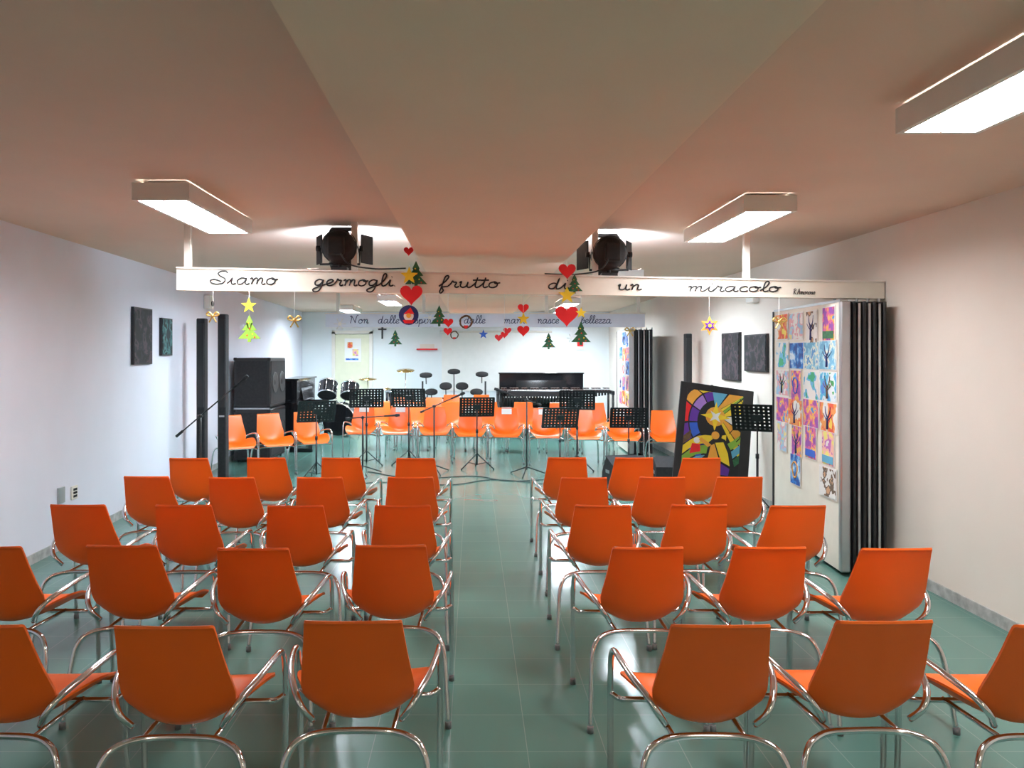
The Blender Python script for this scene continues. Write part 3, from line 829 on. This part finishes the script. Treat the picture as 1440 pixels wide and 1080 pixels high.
# ------------------------------------------------------------------ drum kit
def drum(b, c, r, h, axis='z', tilt=None):
    old = b.M
    M = Matrix.Translation(c)
    if axis == 'y': M = M @ Matrix.Rotation(math.pi/2, 4, 'X')
    if tilt: M = M @ Matrix.Rotation(tilt, 4, 'X')
    b.M = old @ M
    b.lathe([(r, -h/2), (r, h/2)], (0, 0, 0), M_drum, 'z', 24, cap=False)
    b.lathe([(.001, h/2-.004), (r*.97, h/2-.004)], (0, 0, 0), M_paper if axis == 'z' else M_gloss, 'z', 24, cap=False)
    b.lathe([(.001, -h/2+.004), (r*.97, -h/2+.004)], (0, 0, 0), M_mattb, 'z', 24, cap=False)
    for s in (-1, 1): b.lathe([(r*.97, s*h/2-.012), (r*1.05, s*h/2-.012), (r*1.05, s*h/2+.012), (r*.97, s*h/2+.012)], (0, 0, 0), M_chrome, 'z', 24, cap=False)
    for k in range(8):
        a = k*math.pi/4; b.cyl((r*1.03*math.cos(a), r*1.03*math.sin(a), -h/2), (r*1.03*math.cos(a), r*1.03*math.sin(a), h/2), .006, M_chrome, n=6)
    b.M = old
def cym(b, x, y, z, r=.2, tilt=.25):
    for k in range(3):
        a = math.radians(90+120*k); b.tube([(x, y, .25), (x+.24*math.cos(a), y+.24*math.sin(a), .01)], .009, M_chrome, 6)
    b.cyl((x, y, .2), (x, y, z+.03), .010, M_chrome, n=8)
    old = b.M; b.M = old @ Matrix.Translation((x, y, z)) @ Matrix.Rotation(tilt, 4, 'X')
    b.lathe([(.01, .02), (.04, .015), (.06, .004), (r, -.012), (r, -.016), (.05, 0)], (0, 0, 0), M_brass, 'z', 24, cap=False)
    b.M = old
b = MB()
drum(b, (0, 0, .34), .33, .42, 'y'); drum(b, (-.26, .02, .96), .19, .28, 'z', -.6); drum(b, (.20, .02, .93), .18, .25, 'z', -.6)
drum(b, (-.6, .40, .42), .2, .4); drum(b, (.56, .45, .66), .18, .16)
for s in (-1, 1): b.cyl((s*.02, .12, .55), (s*.14, .08, .86), .012, M_chrome); b.tube([(s*.28, -.1, .3), (s*.42, -.16, .01)], .009, M_chrome, 6)
for k in range(3):
    a = math.radians(30+120*k); b.cyl((-.6+.21*math.cos(a), .40+.21*math.sin(a), 0), (-.6+.21*math.cos(a), .40+.21*math.sin(a), .45), .008, M_chrome, n=6)
    b.tube([(.56, .45, .3), (.56+.2*math.cos(a), .45+.2*math.sin(a), .01)], .008, M_chrome, 6)
b.cyl((.56, .45, .2), (.56, .45, .6), .012, M_chrome)
cym(b, .45, .90, 1.15, .2, .1); cym(b, .92, .5, .95, .16, 0)
b.obj('drum_kit', (-2.75, 15.9, 0), 0)
b = MB()   # electronic kit
for (x, z, t) in ((-.5, .85, .4), (-.18, .98, .5), (.18, .98, .5), (.5, .85, .4), (-.62, 1.22, .3), (.62, 1.24, .3), (.0, 1.3, .3)):
    old = b.M; b.M = Matrix.Translation((x, 0, z)) @ Matrix.Rotation(t, 4, 'X')
    b.lathe([(.001, .02), (.13, .02), (.14, .01), (.14, -.02), (.001, -.03)], (0, 0, 0), M_mattb, 'z', 20, cap=False)
    b.M = old; b.cyl((x, .03, z-.02), (x, .1, z-.2), .011, M_black, n=8)
b.cyl((-.7, .1, .7), (.7, .1, .7), .02, M_black)
for x in (-.5, -.18, .18, .5, 0): b.cyl((x, .1, .7), (x, .1, .82), .011, M_black, n=8)
for s in (-1, 1):
    b.cyl((s*.7, .1, 0), (s*.7, .1, 1.08), .02, M_black); b.cyl((s*.7, .1, .7), (s*.62, .5, .7), .018, M_black); b.cyl((s*.62, .5, 0), (s*.62, .5, .75), .018, M_black)
b.cyl((0, .1, .7), (0, .1, 1.15), .012, M_black)
b.box((0, .2, .22), (.3, .1, .4), M_black, bev=.02); b.box((0, .15, .01), (.34, .35, .02), M_black)
b.obj('electronic_drum_kit', (-.42, 17.0, 0), 0)
b = MB(); cym(b, 0, 0, 1.33, .2, .2); b.obj('cymbal_stand', (-1.50, 17.1, 0), 0)
b = MB()
b.lathe([(.08, .22), (.22, .35), (.30, .55), (.31, .90), (.31, .92)], (0, 0, 0), M_drum, 'z', 24); b.lathe([(.001, .925), (.30, .925)], (0, 0, 0), M_mattb, 'z', 24, cap=False)
b.lathe([(.30, .90), (.325, .90), (.325, .93), (.30, .93)], (0, 0, 0), M_chrome, 'z', 24, cap=False)
for k in range(4):
    a = math.radians(45+90*k); b.tube([(.32*math.cos(a), .32*math.sin(a), .88), (.26*math.cos(a), .26*math.sin(a), .3), (.33*math.cos(a), .33*math.sin(a), .0)], .012, M_chrome, 6)
b.obj('timpani', (-1.50, 15.9, 0), 0)

for pts in ([(-2.8, 9.9), (-2.0, 9.7), (-1.2, 10.1), (-.3, 9.9), (.3, 10.3), (1.2, 9.8), (1.75, 9.7)], [(-1.5, 11.0), (-.8, 10.4), (0, 10.6), (.5, 10.2), (1.3, 10.4), (1.7, 10.2)], [(-3.1, 8.9), (-2.6, 9.4), (-2.2, 9.3), (-1.5, 10.3), (-1.5, 10.8)]):
    b = MB(); b.tube(catmull([(p[0], p[1], .007) for p in pts], 8), .006, M_black, 6); b.obj('floor_cable')

# ------------------------------------------------------------------ world and camera
w = bpy.data.worlds.new('World'); sc.world = w; w.use_nodes = True
w.node_tree.nodes['Background'].inputs['Color'].default_value = (.5, .55, .6, 1)
w.node_tree.nodes['Background'].inputs['Strength'].default_value = .1
cam = bpy.data.cameras.new('Camera'); co = bpy.data.objects.new('Camera', cam); sc.collection.objects.link(co)
co.location = (0, 0, 1.70); co.rotation_euler = (math.radians(90), 0, 0)
cam.sensor_width = 36; cam.lens = 27
cam.shift_x = 55/1440; cam.shift_y = -43/1440
cam.clip_start = .05; cam.clip_end = 100
sc.camera = co
